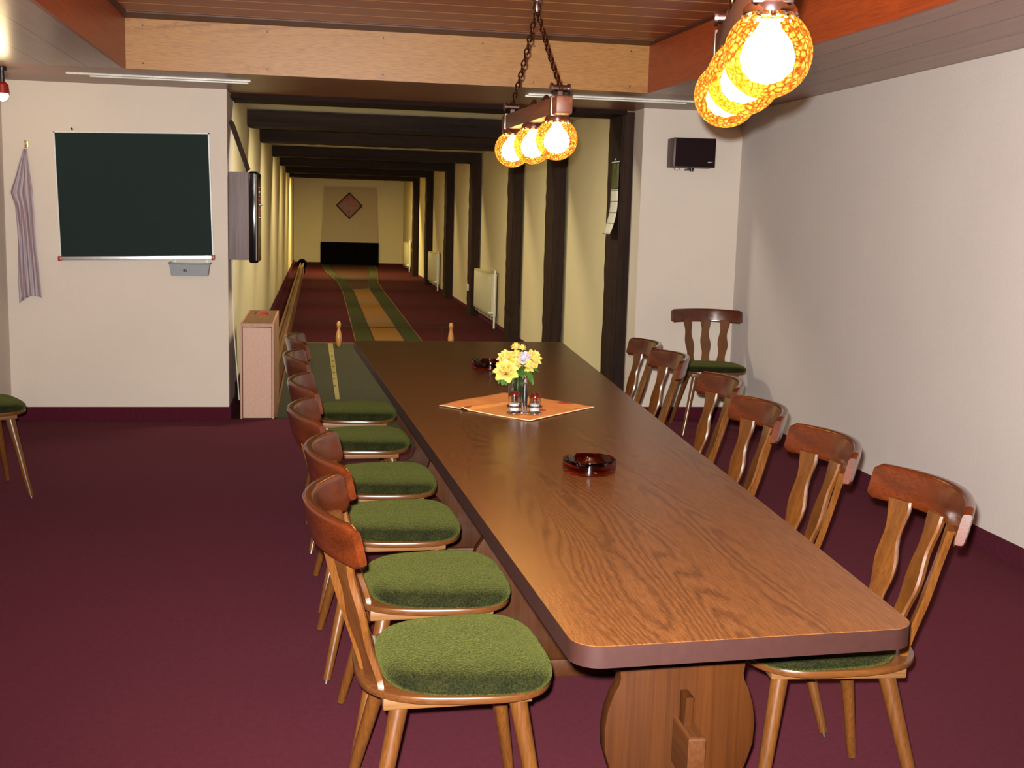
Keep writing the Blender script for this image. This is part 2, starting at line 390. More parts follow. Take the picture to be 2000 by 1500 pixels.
strip('pin_deck', BL[2:], BR[2:], .014, M['lane_brown_d'])
for E in (GL, GR, ):
    sgn = -1 if E is GL else 1
    strip('edge_strip', E, [(x+sgn*.014, y) for x, y in E], .016, M['gutter'])
for E in (BL, BR):
    strip('seam_strip', [(x-.006, y) for x, y in E], [(x+.006, y) for x, y in E], .017, M['black'])
# pit curtain, wall panel and diamond picture
pn = thing('end_panel', 'tapering grey-beige panel on the far end wall above the black curtain', 'wall panel', (0, 33.066, 0))
b = B(); prism(b, [(.114, .60), (1.704, .60), (1.64, 2.175), (.207, 2.168)], 'y', -.06, 0); obj('panel', b, M['niche'], pn, False)
b = B()
n = 40
for i in range(n):
    x0 = .10+(1.72-.10)*i/n; x1 = .10+(1.72-.10)*(i+1)/n
    prism(b, [(x0, -.10-.03*math.sin(i*1.7)**2), (x1, -.10-.03*math.sin((i+1)*1.7)**2), (x1, -.065), (x0, -.065)], 'z', .018, .645)
for v in b.verts: v.co.y += 33.08
tag(obj('pit_curtain', b, M['pit'], None, False), 'black rubber curtain hanging across the far end of the lane', 'curtain')
pc = thing('diamond_picture', 'square picture hung on its corner in a dark frame on the end wall', 'picture', (.893, 33.002, 1.665), 0)
R45 = Matrix.Rotation(math.radians(45), 4, 'Y')
b = B()
for a in ((-.265, .265, -.03, 0, .235, .265), (-.265, .265, -.03, 0, -.265, -.235), (-.265, -.235, -.03, 0, -.235, .235), (.235, .265, -.03, 0, -.235, .235)): box(b, *a)
bmesh.ops.transform(b, matrix=R45, verts=b.verts); obj('frame', b, M['beam'], pc, False)
t = NT('picture_print'); v = t.coord((1, 1, 1)); f1 = t.noise(v, 5, 5, .7, 1.2)
t.l(t.ramp(f1, [(.3, lin((98, 66, 80))), (.45, lin((150, 78, 70))), (.55, lin((128, 104, 110))), (.7, lin((92, 48, 56)))]), t.b.inputs['Base Color']); t.set(Roughness=.7)
b = B(); box(b, -.236, .236, -.02, -.001, -.236, .236); bmesh.ops.transform(b, matrix=R45, verts=b.verts); obj('print', b, t.m, pc, False)

# ------------------------------------------------------------ alley timbers and hidden ceiling lights
PY = [8.61, 11.12, 13.53, 17.16, 20.63, 24.45, 27.8]
ordn = ['nearest', 'second', 'third', 'fourth', 'fifth', 'sixth', 'farthest']
def rough_box(bm, x0, x1, y0, y1, z0, z1, ax, r=.004):
    n = bmesh.new(); bmesh.ops.create_cube(n, size=1)
    ei = {'x': 0, 'z': 2}[ax]
    es = [e for e in n.edges if abs((e.verts[0].co-e.verts[1].co)[ei]) > .5]
    bmesh.ops.subdivide_edges(n, edges=es, cuts=30, use_grid_fill=True)
    for v in n.verts:
        v.co = Vector((x0+(v.co.x+.5)*(x1-x0), y0+(v.co.y+.5)*(y1-y0), z0+(v.co.z+.5)*(z1-z0)))
        for k in range(3):
            if k != ei: v.co[k] += random.uniform(-r, r)
    e2 = [e for e in n.edges if abs((e.verts[0].co-e.verts[1].co)[ei]) > .02]
    bmesh.ops.bevel(n, geom=e2, offset=.012, segments=2, affect='EDGES')
    merge(bm, n)
glow = emit('alley_tube_glow', (255, 206, 120), ALLEY_E)
for i, y in enumerate(PY):
    b = B(); rough_box(b, 2.272, AR-.02, y+.010, y+.42, 0.0, (2.30 if i == 0 else 2.40), 'z')
    nm = 'with the calendar, beside the room opening' if i == 0 else ('in the alley, right side, %s from the room' % ordn[i])
    tag(obj('timber_post', b, M['beam'], smooth=False), ('dark timber post %s' % nm), 'post', 'dark posts along the right alley wall')
    if i == 0:
        b = B(); box(b, AL+.01, 2.30, y-.0, y+.40, 2.278, 2.31, .002)
        tag(obj('ceiling_beam', b, M['frame_x'], smooth=False), 'thin brown lintel board across the top of the alley opening', 'beam', 'beams across the alley')
    else:
        zt = 2.405; b = B(); rough_box(b, -.632, 2.30, y, y+.42, 2.262, zt, 'x')
        tag(obj('ceiling_beam', b, M['beam_x'], smooth=False), 'rough dark ceiling beam across the alley, %s of the six behind the lintel' % (['', 'nearest', 'second', 'third', 'fourth', 'fifth', 'farthest'][i]), 'beam', 'beams across the alley')
# lights tucked behind the beams
for i, y in enumerate(PY):
    lt = thing('batten_light', 'small ceiling batten light hidden behind the %s alley beam' % ordn[i], 'light', (.55, y+.50, 2.412), 0, 'batten lights behind the alley beams')
    b = B(); box(b, -.35, .35, -.03, .03, -.022, 0, .004); obj('housing', b, M['white'], lt)
    b = B(); cyl(b, (-.32, 0, -.036), (.32, 0, -.036), .013, seg=14); obj('lamp_tube', b, glow, lt)
    a = light('tube_light', 'AREA', (0, 0, -.052), [52, 52, 46, 52, 48, 46, 165][i], [(1, .90, .66), (1, .88, .60), (1, .86, .54), (1, .84, .50), (1, .80, .42), (1, .78, .36), (1, .80, .33)][i], parent=lt)
    a.data.shape = 'RECTANGLE'; a.data.size = .6; a.data.size_y = .04
# ------------------------------------------------------------ radiators
def radiator(y0, y1, z0, z1, label, wheel=True):
    t = thing('radiator', label, 'radiator', (AR-.004, y0, 0), 0, 'radiators on the right alley wall')
    L = y1-y0
    b = B(); box(b, -.09, -.075, .05, L, z0, z1-.03, .004)
    k = int(L/.05)
    for i in range(k):
        yy = .08+i*(L-.1)/k; box(b, -.097, -.09, yy, yy+.022, z0+.03, z1-.06, .003, 1)
    obj('front_panel', b, M['rad'], t)
    b = B(); box(b, -.075, -.015, .05, L, z1-.05, z1-.035); box(b, -.09, -.02, .055, .065, z0, z1-.03); obj('top_grille', b, M['rad'], t)
    for s in (.3, L-.3):
        b = B(); box(b, -.03, 0, s, s+.03, z0+.1, z1-.1); obj('wall_bracket', b, M['rad'], t)
    b = B(); tube(b, [(-.05, .3, z1+.02), (-.05, .05, z1+.02), (-.055, -.02, z1+.015), (-.06, -.06, z1-.03), (-.06, -.06, 0)], .014, 8); obj('pipe', b, M['white'], t)
    b = B(); tube(b, [(-.05, L, z0-.04), (-.05, .1, z0-.04), (-.05, -.0, z0-.04)], .01, 8); obj('pipe', b, M['white'], t)
    b = B(); cyl(b, (-.05, .02, z0+.05), (-.13, .02, z0+.05), .022, .018, 14); obj('valve_knob', b, M['white'], t)
radiator(15.3, 17.1, .15, .75, 'cream panel radiator nearest the room on the right alley wall')
radiator(22.7, 24.4, .12, .75, 'cream panel radiator in the middle bay of the alley wall')
radiator(29.8, 31.5, .12, .78, 'small distant cream radiator near the alley end wall')
b = B(); box(b, 2.250, 2.272, 17.34, 17.42, .36, .46, .004); tag(obj('socket', b, M['white']), 'small white socket low on the fourth dark alley post', 'socket')

# ------------------------------------------------------------ ball return: gutter, box
g = thing('ball_return_rail', 'long wooden ball return gutter running down the left alley wall', 'ball return', (0, 0, 0))
for x in (-.40, -.330):
    b = B(); box(b, x, x+.028, 9.53, 28.2, .20, .25, .004); obj('side_rail', b, M['gutter'], g, False)
b = B(); prism(b, [(-.372, .205), (-.330, .205), (-.325, .19), (-.377, .19)], 'y', 9.53, 28.2); obj('channel_floor', b, M['gutter'], g, False)
for x in (-.39, -.322):
    b = B(); box(b, x, x+.012, 9.53, 28.15, 0, .192, .001); obj('side_skirt', b, M['boxtop'], g, False)
b = B(); cyl(b, (-.35, 28.2, .23), (-.35, 28.32, .23), .115, seg=28); box(b, -.42, -.28, 28.2, 28.3, 0, .2); obj('end_buffer', b, M['pit'], g)
bx = thing('ball_box', 'tall pinkish wooden ball return box standing at the alley entrance', 'box', (-.421, 8.385, 0))
b = B(); box(b, -.119, -.105, 0, 1.13, 0, .69, .002); obj('side_panel', b, M['pinkedge'], bx, False)
b = B(); box(b, .105, .119, 0, 1.13, 0, .69, .002); obj('side_panel', b, M['pinkedge'], bx, False)
b = B(); box(b, -.101, .101, .016, .028, .004, .662, .001); obj('front_panel', b, M['pink'], bx, False)
b = B(); box(b, -.105, .105, 0, .025, .668, .69, .001); obj('front_rail', b, M['pinkedge'], bx, False)
b = B()
for a in ((-.105, .105, .025, .74, .676, .69), (-.105, .105, 1.08, 1.13, .676, .69), (-.105, -.055, .74, 1.08, .676, .69), (.055, .105, .74, 1.08, .676, .69)): box(b, *a)
obj('top_panel', b, M['boxtop'], bx, False)
b = B(); box(b, -.055, .055, .74, 1.08, .63, .65); obj('slot_floor', b, M['black'], bx, False)
b = B(); box(b, -.05, .04, .77, 1.05, .65, .688, .004); obj('handle', b, M['red'], bx)
b = B(); box(b, -.105, .105, 1.10, 1.128, 0, .676); obj('back_panel', b, M['pinkedge'], bx, False)

# small skittle posts with the cord between them
def skittle(x, y, label):
    b = B(); lathe(b, [(0, 0), (.018, 0), (.022, .01), (.032, .06), (.036, .10), (.030, .14), (.018, .185), (.016, .20), (.023, .225), (.026, .245), (.021, .268), (.010, .28), (0, .283)], (x, y, .008), 20)
    tag(obj('skittle_post', b, M['pin']), label, 'skittle', 'turned wooden skittle posts')
skittle(.243, 12.92, 'turned wooden skittle post left of the lane start'); skittle(1.50, 12.92, 'turned wooden skittle post right of the lane start')
b = B(); tube(b, [(.27, 12.92, .25), (.36, 12.92, .232), (.75, 12.92, .228), (1.40, 12.92, .236), (1.475, 12.92, .245)], .0045, 6); tube(b, [(1.40, 12.92, .236), (1.405, 12.92, .20), (1.402, 12.92, .16)], .006, 6)
tag(obj('cord', b, M['lane_green']), 'thin green cord strung between the two skittle posts', 'cord')

# ------------------------------------------------------------ things on the front walls
cb = thing('chalkboard', 'dark green chalkboard with thin pale frame on the white wall', 'chalkboard', (-1.235, D1-.004, 1.568)); cb.rotation_euler = (0, -.027, 0)
W2, H2 = .512, .428
b = B(); box(b, -W2+.006, W2-.006, -.014, 0, -H2+.006, H2-.006); obj('writing_surface', b, M['board'], cb, False)
b = B()
for a in ((-W2, W2, -.022, 0, H2-.008, H2), (-W2, -W2+.008, -.022, 0, -H2, H2), (W2-.010, W2, -.022, 0, -H2, H2)): box(b, *a)
obj('frame', b, M['alu_white'], cb, False)
b = B(); box(b, -W2, W2, -.055, 0, -H2-.010, -H2+.006, .002); box(b, -W2, W2, -.058, -.052, -H2-.010, -H2+.016, .002); obj('chalk_ledge', b, M['alu'], cb)
for x in (-W2-.008, W2-.014):
    b = B(); box(b, x, x+.022, -.062, .0, -H2-.014, -H2+.018, .003); obj('corner_cap', b, M['red'], cb)
b = B(); cyl(b, (-1.640, D1, 2.0), (-1.640, D1-.02, 2.005), .007, seg=10); tag(obj('nail_head', b, M['iron']), 'small dark nail in the wall just above the chalkboard', 'nail')
tr = thing('wall_tray', 'small grey plastic tray below the right end of the chalkboard', 'tray', (-.87, 8.37, 1.03))
b = B(); prism(b, [(-.122, 0), (.122, 0), (.136, .085), (-.136, .085)], 'y', -.115, -.11); prism(b, [(-.122, 0), (.122, 0), (.136, .085), (-.136, .085)], 'y', -.006, -.001)
prism(b, [(-.115, 0), (-.006, 0), (-.001, .012), (-.11, .012)], 'x', -.122, .122)
for s in (-1, 1): prism(b, [(s*.122, 0), (s*.136, .085), (s*.130, .085), (s*.116, 0)], 'y', -.112, -.003)
obj('tray_body', b, M['grey'], tr, False)
b = B(); box(b, -.142, .142, -.122, -.108, .078, .09, .003); box(b, -.142, -.128, -.12, 0, .078, .09, .003); box(b, .128, .142, -.12, 0, .078, .09, .003); obj('rim', b, M['grey'], tr)
for x in (-.105, .11):
    b = B(); box(b, x-.006, x+.006, -.004, 0, .08, .125); obj('hanger', b, M['alu_white'], tr, False)
b = B(); box(b, -.04, -.015, -.122, -.114, .03, .045, .002); obj('latch', b, M['black'], tr)
# towel
rows = [(1.858, -1.95, -1.93), (1.80, -1.972, -1.926), (1.755, -1.988, -1.922), (1.70, -2.004, -1.917), (1.653, -2.018, -1.912), (1.60, -2.036, -1.906), (1.567, -2.044, -1.903), (1.53, -2.034, -1.903), (1.483, -2.018, -1.902), (1.40, -2.012, -1.898), (1.312, -2.008, -1.896), (1.209, -2.006, -1.892), (1.071, -2.012, -1.879), (.932, -2.013, -1.869), (.87, -2.011, -1.866), (.835, -2.009, -1.866)]
def towel_mat():
    t = NT('striped_cloth'); tc = t.N.new('ShaderNodeTexCoord'); sp = t.N.new('ShaderNodeSeparateXYZ'); t.l(tc.outputs['UV'], sp.inputs[0])
    m = t.n('ShaderNodeMath', _operation='MULTIPLY'); m.inputs[1].default_value = 4.2; t.l(sp.outputs[0], m.inputs[0])
    fr = t.n('ShaderNodeMath', _operation='FRACT'); t.l(m.outputs[0], fr.inputs[0])
    a = t.ramp(fr.outputs[0], [(0, lin((168, 158, 166))), (.5, lin((168, 158, 166))), (.56, lin((142, 116, 118))), (.94, lin((142, 116, 118))), (1, lin((168, 158, 166)))])
    t.l(a, t.b.inputs['Base Color']); t.set(Roughness=.95); nz = t.noise(t.coord(), 300, 2); t.bump(nz, .3, .002); return t.m
def cloth_sheet(name, rows, y0, mat, folds=4, amp=.012, thick=.003):
    b = B(); uv = b.loops.layers.uv.new('UVMap'); n = 32; G = []; UVm = {}
    for j, (z, xa, xb) in enumerate(rows):
        r = []
        for i in range(n+1):
            s = i/n; jj = j/(len(rows)-1)
            dep = amp*(.4+.6*jj)*math.sin(s*folds*math.pi*2+1.3*jj*3)+.006*math.sin(s*11+jj*9)
            zz = z+(.03*math.sin(s*3.1)+.04*(s-.5))*(1 if j == len(rows)-1 else 0)+.0*s
            v = b.verts.new((xa+(xb-xa)*s, y0-amp-.010+dep, zz)); UVm[v] = (s+.28*jj*math.sin(jj*5)*(1-s), 1-jj); r.append(v)
        G.append(r)
    for j in range(len(rows)-1):
        for i in range(n):
            f = b.faces.new((G[j][i], G[j+1][i], G[j+1][i+1], G[j][i+1]))
            for lp in f.loops: lp[uv].uv = UVm[lp.vert]
    o = obj(name, b, mat, None, True, 80); md = o.modifiers.new('thickness', 'SOLIDIFY'); md.thickness = thick; return o
tw = cloth_sheet('towel', rows, D1-.004, towel_mat()); tag(tw, 'mauve and white striped towel hanging from the hook on the left wall', 'towel')
hk = thing('wall_hook', 'small brass hook on the white wall holding the striped towel', 'hook', (-1.937, D1, 1.885))
b = B(); box(b, -.012, .012, -.005, 0, -.02, .03, .002); obj('back_plate', b, metal('brass', (190, 170, 120), .3), hk)
b = B(); tube(b, [(0, -.003, .0), (0, -.03, -.012), (0, -.045, -.004), (0, -.046, .012)], .004, 8); obj('hook_arm', b, bpy.data.materials['brass'], hk)

# scoring box on the left jamb
sb = thing('score_box', 'grey wall box with black glossy front panel on the left jamb', 'control box', (AL+.002, 8.42, 1.14))
b = B(); box(b, 0, .14, 0, .42, 0, .615, .003); obj('housing', b, M['boxgrey'], sb)
b = B(); box(b, .14, .205, -.012, .435, -.022, .622, .016, 3); obj('front_panel', b, plain('black_gloss', (16, 14, 16), .12), sb)
b = B(); tube(b, [(.19, -.013, .0), (.19, -.013, .25), (.19, -.013, .60)], .004, 8); obj('chrome_edge', b, M['chrome'], sb)
for k in range(8):
    b = B(); cyl(b, (.205, .06, .30+k*.03), (.216+(.014 if k == 3 else 0), .06, .30+k*.03), .008, seg=10); obj('button', b, M['red'] if k % 3 else M['chrome'], sb)
b = B(); prism(b, [(.0, .955), (.012, .985), (.035, .96), (.145, .64), (.12, .617)], 'y', .10, .14); obj('cable_cover', b, M['beam'], sb, False)
b = B(); tube(b, [(.02, .03, .0), (.022, .02, -.2), (.03, .015, -.5), (.05, .03, -.8), (.06, .08, -1.02)], .0045, 6); obj('cable', b, M['white'], sb)

# speaker
sp = thing('wall_speaker', 'dark brown loudspeaker box mounted high on the wall beside the corner', 'speaker', (2.70, 8.25, 1.99), math.radians(-4))
b = B(); box(b, -.160, .150, -.11, .09, -.104, .104, .004); obj('cabinet', b, M['speaker_side'], sp)
b = B(); box(b, -.146, .146, -.125, -.11, -.100, .100, .004); obj('grille', b, M['speaker'], sp)
b = B()
for k, wd in enumerate((.005, .004, .005, .005, .003, .005)): box(b, .092+k*.0058, .092+k*.0058+wd-.001, -.1262, -.125, -.070, -.063)
obj('logo_plate', b, M['alu'], sp, False)
b = B(); cyl(b, (0, -.02, -.104), (0, -.02, -.13), .014, seg=14); box(b, -.02, .02, -.02, .11, -.122, -.108); obj('bracket', b, M['black'], sp)
b = B(); tube(b, [(-.10+.022*math.cos(a), .02, -.106-.018*math.sin(a)) for a in [k*math.pi/10 for k in range(11)]], .0018, 6); obj('cable', b, M['black'], sp)
b = B(); box(b, 2.735, 2.765, D1-.012, D1, .27, .345, .003); tag(obj('socket', b, M['white']), 'small cream socket low on the wall behind the corner chair', 'socket')

# calendar
ca = thing('wall_calendar', 'narrow paper calendar with dark green picture hanging on the nearest dark post', 'calendar', (2.268, 8.765, 1.38))
def bent(z0, z1, mat, name):
    b = B(); n = 10; G = []
    for j in range(n+1):
        z = z0+(z1-z0)*j/n; cur = -.005-.055*max(0, 1-(z/.26))**2; row = []
        for i in range(5):
            row.append(b.verts.new((cur-.002*i*(1-i/4), -.115+.22*i/4, z)))
        G.append(row)
    for j in range(n):
        for i in range(4): b.faces.new((G[j][i], G[j+1][i], G[j+1][i+1], G[j][i+1]))
    o = obj(name, b, mat, ca, True, 80); md = o.modifiers.new('thickness', 'SOLIDIFY'); md.thickness = .002; md.offset = 0
t = NT('calendar_page'); v = t.coord((1, 1, 1)); sp3 = t.N.new('ShaderNodeSeparateXYZ'); t.l(v, sp3.inputs[0])
mm = t.n('ShaderNodeMath', _operation='MULTIPLY'); mm.inputs[1].default_value = 12; t.l(sp3.outputs[2], mm.inputs[0]); ff = t.n('ShaderNodeMath', _operation='FRACT'); t.l(mm.outputs[0], ff.inputs[0])
t.l(t.ramp(ff.outputs[0], [(0, lin((120, 120, 110))), (.08, lin((120, 120, 110))), (.1, lin((206, 200, 184))), (1, lin((206, 200, 184)))]), t.b.inputs['Base Color']); t.set(Roughness=.8)
bent(0, .345, t.m, 'calendar_page')
t = NT('calendar_picture'); v = t.coord(); nz = t.noise(v, 16, 4, .7, .5)
t.l(t.ramp(nz, [(.3, lin((14, 30, 18))), (.5, lin((40, 84, 40))), (.6, lin((130, 60, 34))), (.72, lin((60, 110, 50)))]), t.b.inputs['Base Color']); t.set(Roughness=.35)
bent(.345, .55, t.m, 'calendar_picture')
b = B(); box(b, -.008, -.001, -.11, .10, .55, .558); cyl(b, (0, 0, .575), (-.01, 0, .575), .006, seg=8); obj('hanging_bar', b, M['white'], ca)

# curtain rails on the soffit
for (x0, x1, lab) in ((-1.54, -.42, 'white double curtain rail on the ceiling above the chalkboard wall'), (1.38, 2.53, 'white double curtain rail on the ceiling above the speaker')):
    t = thing('curtain_rail', lab, 'curtain rail', (0, 0, C), 0, 'white ceiling rails')
    for k, y in enumerate((7.71, 7.83)):
        b = B(); s = .12*k*(1 if x0 < 0 else 0)
        box(b, x0+s, x1-(.02*k), y, y+.028, -.012, 0, .002); obj('track', b, M['white'], t)

# ------------------------------------------------------------ ceiling spot on the far left
st = thing('spot_lamp', 'small red-rimmed ceiling spot lamp at the far left edge', 'spot lamp', (-1.892, 7.62, C-.001))
b = B(); cyl(b, (0, 0, 0), (0, 0, -.02), .028, seg=18); cyl(b, (0, 0, -.02), (0, 0, -.09), .014, seg=14); obj('mount', b, M['black'], st)
b = B(); lathe(b, [(.018, -.085), (.034, -.10), (.040, -.155), (.036, -.155), (.031, -.105), (.016, -.09)], (0, 0, 0), 24, close=True); obj('shade', b, M['red'], st)
b = B(); sphere(b, (0, 0, -.168), .034); obj('bulb', b, emit('spot_bulb_glow', (255, 236, 190), 9), st)
light('spot_bulb_light', 'POINT', (-0.0, 0, -.215), SPOT_W, (1, .72, .38), .03, st)

# ------------------------------------------------------------ table
def px_l(y): return .452-(y-1.93)*.0490
def px_r(y): return 1.125+(y-1.93)*.0712
def rounded(corners, r, seg=7):
    out = []; n = len(corners)
    for i in range(n):
        p = Vector(corners[i]); a = (Vector(corners[i-1])-p).normalized(); c = (Vector(corners[(i+1) % n])-p).normalized()
        ang = a.angle(c); d = r/math.tan(ang/2); s0 = p+a*d; s1 = p+c*d; ce = p+(a+c).normalized()*(r/math.sin(ang/2))
        q0, q1 = s0-ce, s1-ce; a0 = math.atan2(q0.y, q0.x); a1 = math.atan2(q1.y, q1.x)
        da = (a1-a0+math.pi) % (2*math.pi)-math.pi
        for k in range(seg+1):
            th = a0+da*k/seg; out.append((ce.x+r*math.cos(th), ce.y+r*math.sin(th)))
    return out
TC = [(px_l(1.90), 1.895), (px_r(1.94), 1.935), (px_r(6.83), 6.835), (px_l(6.81), 6.81)]
tb = thing('long_table', 'long tapering oak-look table with brown edge, wider at the far end', 'table', (0, 0, 0))
b = B(); prism(b, rounded(TC, .055), 'z', .708, .7485); obj('edge_band', b, M['edge'], tb)
b = B(); prism(b, rounded(TC, .054), 'z', .7485, .750); obj('tabletop', b, M['table'], tb, False)
cx = lambda y: (px_l(y)+px_r(y))/2
def trestle(y, hn, hb, th=.045, R=1):
    c = cx(y); pts = []
    prof = [(.708, hn), (.60, hn), (.535, hn), (.515, hn*.98), (.50, hn*1.0), (.48, hn+(hb-hn)*.35), (.44, hn+(hb-hn)*.8), (.40, hb), (.35, hb*.99), (.30, hb*.90), (.25, hb*.78), (.20, hb*.72), (.15, hb*.76), (.10, hb*.95), (.06, hb*1.08)]
    pts = [(c-h, z) for z, h in prof]+[(c+h, z) for z, h in prof[::-1]]
    b = B(); prism(b, pts, 'y', y-th/2, y+th/2, .003); o = obj('trestle_board', b, M['trestle'], tb)
    b = B(); box(b, c-hb*.98, c+hb*.98, y-.032, y+.032, 0, .06, .006); obj('foot', b, M['trestle_x'], tb)
for y, hn, hb in ((2.325, .143, .172), (3.57, .25, .31), (4.87, .29, .35), (6.36, .34, .40)): trestle(y, hn, hb)
c0, c1 = cx(2.2), cx(6.4)
b = B(); n_ = bmesh.new()
prism(n_, [(cx(2.19)-.018, 2.19), (cx(2.19)+.020, 2.19), (cx(6.37)+.020, 6.37), (cx(6.37)-.020, 6.37)], 'z', .315, .425, .008, seg=3); merge(b, n_)
obj('stretcher', b, M['trestle_x'], tb)
b = B(); prism(b, [(2.245, .49), (2.29, .49), (2.275, .31), (2.262, .29)], 'x', cx(2.26)-.010, cx(2.26)+.010, .003); obj('wedge', b, M['trestle'], tb)

# ------------------------------------------------------------ chair (faces +x, origin on the floor)
def outline(a, bb, n=3.4, taper=.10, N=56, cx0=0):
    out = []
    for k in range(N):
        t_ = 2*math.pi*k/N; c, s = math.cos(t_), math.sin(t_)
        x = a*math.copysign(abs(c)**(2/n), c); y = bb*math.copysign(abs(s)**(2/n), s)*(1+taper*x/a)
        out.append((x+cx0, y))
    return out
def make_chair():
    t = thing('dining_chair', '', 'chair')
    b = B(); prism(b, outline(.228, .228, 3.0, .10), 'z', .438, .456, .005); obj('seat_board', b, M['seatw'], t)
    # domed cushion
    b = B(); R = 16; ring = outline(.198, .221, 3.3, .10, 72, .026); prev = None
    lv = [(1.0, .456), (1.012, .466), (1.0, .476), (.965, .484), (.90, .4905), (.80, .495), (.66, .4985), (.5, .501), (.33, .5025), (.16, .503)]
    rings = []
    for s, z in lv: rings.append([b.verts.new((.026+(x-.026)*s, y*s, z)) for x, y in ring])
    for p, q in zip(rings, rings[1:]):
        for k in range(72): b.faces.new((p[k], p[(k+1) % 72], q[(k+1) % 72], q[k]))
    cv = b.verts.new((.026, 0, .503))
    for k in range(72): b.faces.new((rings[-1][k], rings[-1][(k+1) % 72], cv))
    b.faces.new(rings[0][::-1]); bmesh.ops.recalc_face_normals(b, faces=b.faces)
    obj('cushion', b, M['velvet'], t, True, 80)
    for s in (-1, 1):
        b = B(); box(b, -.175, .165, s*.135-.03, s*.135+.03, .408, .438, .004); obj('seat_batten', b, M['block'], t)
    for (x0, y0, x1, y1) in ((.135, .14, .205, .215), (.135, -.14, .205, -.215), (-.135, .135, -.225, .235), (-.135, -.135, -.225, -.235)):
        b = B(); P0 = Vector((x0, y0, .412)); P1 = Vector((x1, y1, .012)); n = 8
        tube(b, [P0.lerp(P1, k/n) for k in range(n+1)], [.0215-.0085*k/n for k in range(n+1)], 18); l_ = obj('leg', b, M['leg'], t)
        d = (P1-P0).normalized(); b = B(); cyl(b, P1-d*.004, (P1.x+d.x*.012, P1.y+d.y*.012, .0), .009, .007, 12); obj('glide', b, M['glide'], l_)
    # wavy back slats
    def rotp(p, cx_, cy_, a):
        dx, dy = p[0]-cx_, p[1]-cy_; return (cx_+dx*math.cos(a)-dy*math.sin(a), cy_+dx*math.sin(a)+dy*math.cos(a), p[2])
    def slat(y0, y1, x0, x1, yaw=0):
        b = B(); N = 22; rows_ = []
        for k in range(N+1):
            u = k/N; z = .452+(.781-.452)*u
            wv = math.sin(u*math.pi*4)
            hw = .0325+.0052*math.cos(u*math.pi*4+.25)
            yc = y0+(y1-y0)*u; xx = x0+(x1-x0)*(u**1.15)-.008*math.sin(u*math.pi)
            e = .006
            L_ = yc-hw-.003*wv; R_ = yc+hw-.003*wv
            rows_.append([b.verts.new(rotp(p, xx, yc, yaw)) for p in ((xx-.009, L_+e, z), (xx+.003, L_, z), (xx+.009, L_+e*.7, z), (xx+.009, R_-e*.7, z), (xx+.003, R_, z), (xx-.009, R_-e, z))])
        for p, q in zip(rows_, rows_[1:]):
            for i in range(6): b.faces.new((p[i], p[(i+1) % 6], q[(i+1) % 6], q[i]))
        b.faces.new(rows_[0]); b.faces.new(rows_[-1][::-1]); bmesh.ops.recalc_face_normals(b, faces=b.faces)
        obj('back_slat', b, M['chair'], t)
    slat(0, 0, -.205, -.302); slat(.108, .140, -.188, -.268, -math.radians(24)); slat(-.108, -.140, -.188, -.268, math.radians(24))
    # curved top rail
    b = B(); N = 30; rings = []; W = .260
    sec = []
    for k in range(20):
        th = 2*math.pi*k/20; c, s = math.cos(th), math.sin(th)
        sec.append((.0135*math.copysign(abs(c)**.38, c), .048*math.copysign(abs(s)**.30, s)))
    for k in range(N+1):
        u = -1+2*k/N; y = W*u; xc = -.325+.088*abs(u)**1.9
        e = 1.0; d = (1-abs(u))*W
        if d < .012: e = .80+.20*math.sqrt(max(0, 1-(1-d/.012)**2))
        dx = .088*1.9*abs(u)**.9*math.copysign(1, u)/W; nrm = Vector((1, -dx, 0)).normalized()
        r = []
        for (a_, z_) in sec:
            p = Vector((xc, y, .808+.005*(1-u*u)))+nrm*a_*e+Vector((-.22*z_*e, 0, z_*e*(1 if d > .012 else .96)))
            r.append(b.verts.new(p))
        rings.append(r)
    for p, q in zip(rings, rings[1:]):
        for i in range(20): b.faces.new((p[i], p[(i+1) % 20], q[(i+1) % 20], q[i]))
    b.faces.new(rings[0]); b.faces.new(rings[-1][::-1]); bmesh.ops.recalc_face_normals(b, faces=b.faces)
    obj('top_rail', b, M['rail'], t, True, 50)
    return t
GLL, GRR = 'chairs along the left side of the table', 'chairs along the right side of the table'
chairs = [
 (.315, 2.60, 2.5, 'wooden chair with green velvet seat, nearest on the left side of the table', GLL),
 (.312, 3.17, 2.5, 'green-seated wooden chair, second from the front on the left of the table', GLL),
 (.250, 3.81, 2.5, 'green-seated wooden chair, third from the front on the left of the table', GLL),
 (.235, 4.44, 2.5, 'green-seated wooden chair, fourth from the front on the left of the table', GLL),
 (.195, 5.25, 2.5, 'green-seated wooden chair, fifth from the front on the left of the table', GLL),
 (.185, 6.00, 2.5, 'green-seated wooden chair, farthest on the left side of the table', GLL),
 (1.262, 2.66, 176, 'wooden chair nearest on the right of the table, green seat under its corner', GRR),
 (1.278, 3.28, 176, 'wooden chair pushed in, second from the front on the right of the table', GRR),
 (1.300, 3.875, 176, 'wooden chair pushed in, third from the front on the right of the table', GRR),
 (1.388, 4.525, 176, 'wooden chair pushed in, fourth from the front on the right of the table', GRR),
 (1.430, 5.36, 177, 'wooden chair pushed in, second from the far end on the right of the table', GRR),
 (1.457, 5.905, 177, 'wooden chair pushed in, farthest on the right side of the table', GRR),
 (2.80, 7.87, -98, 'wooden chair with dark green seat standing alone in the right corner', 'spare chairs by the walls'),
 (-1.725, 6.18, 28.6, 'wooden chair cut off by the left edge of the view, near the striped towel', 'spare chairs by the walls'),
]
proto = make_chair()
for i, (x, y, r, lab, grp) in enumerate(chairs):
    o = proto if i == 0 else copy_tree(proto)
    o.location = (x, y, 0); o.rotation_euler = (0, 0, math.radians(r)); o['label'] = lab; o['group'] = grp; o['category'] = 'chair'

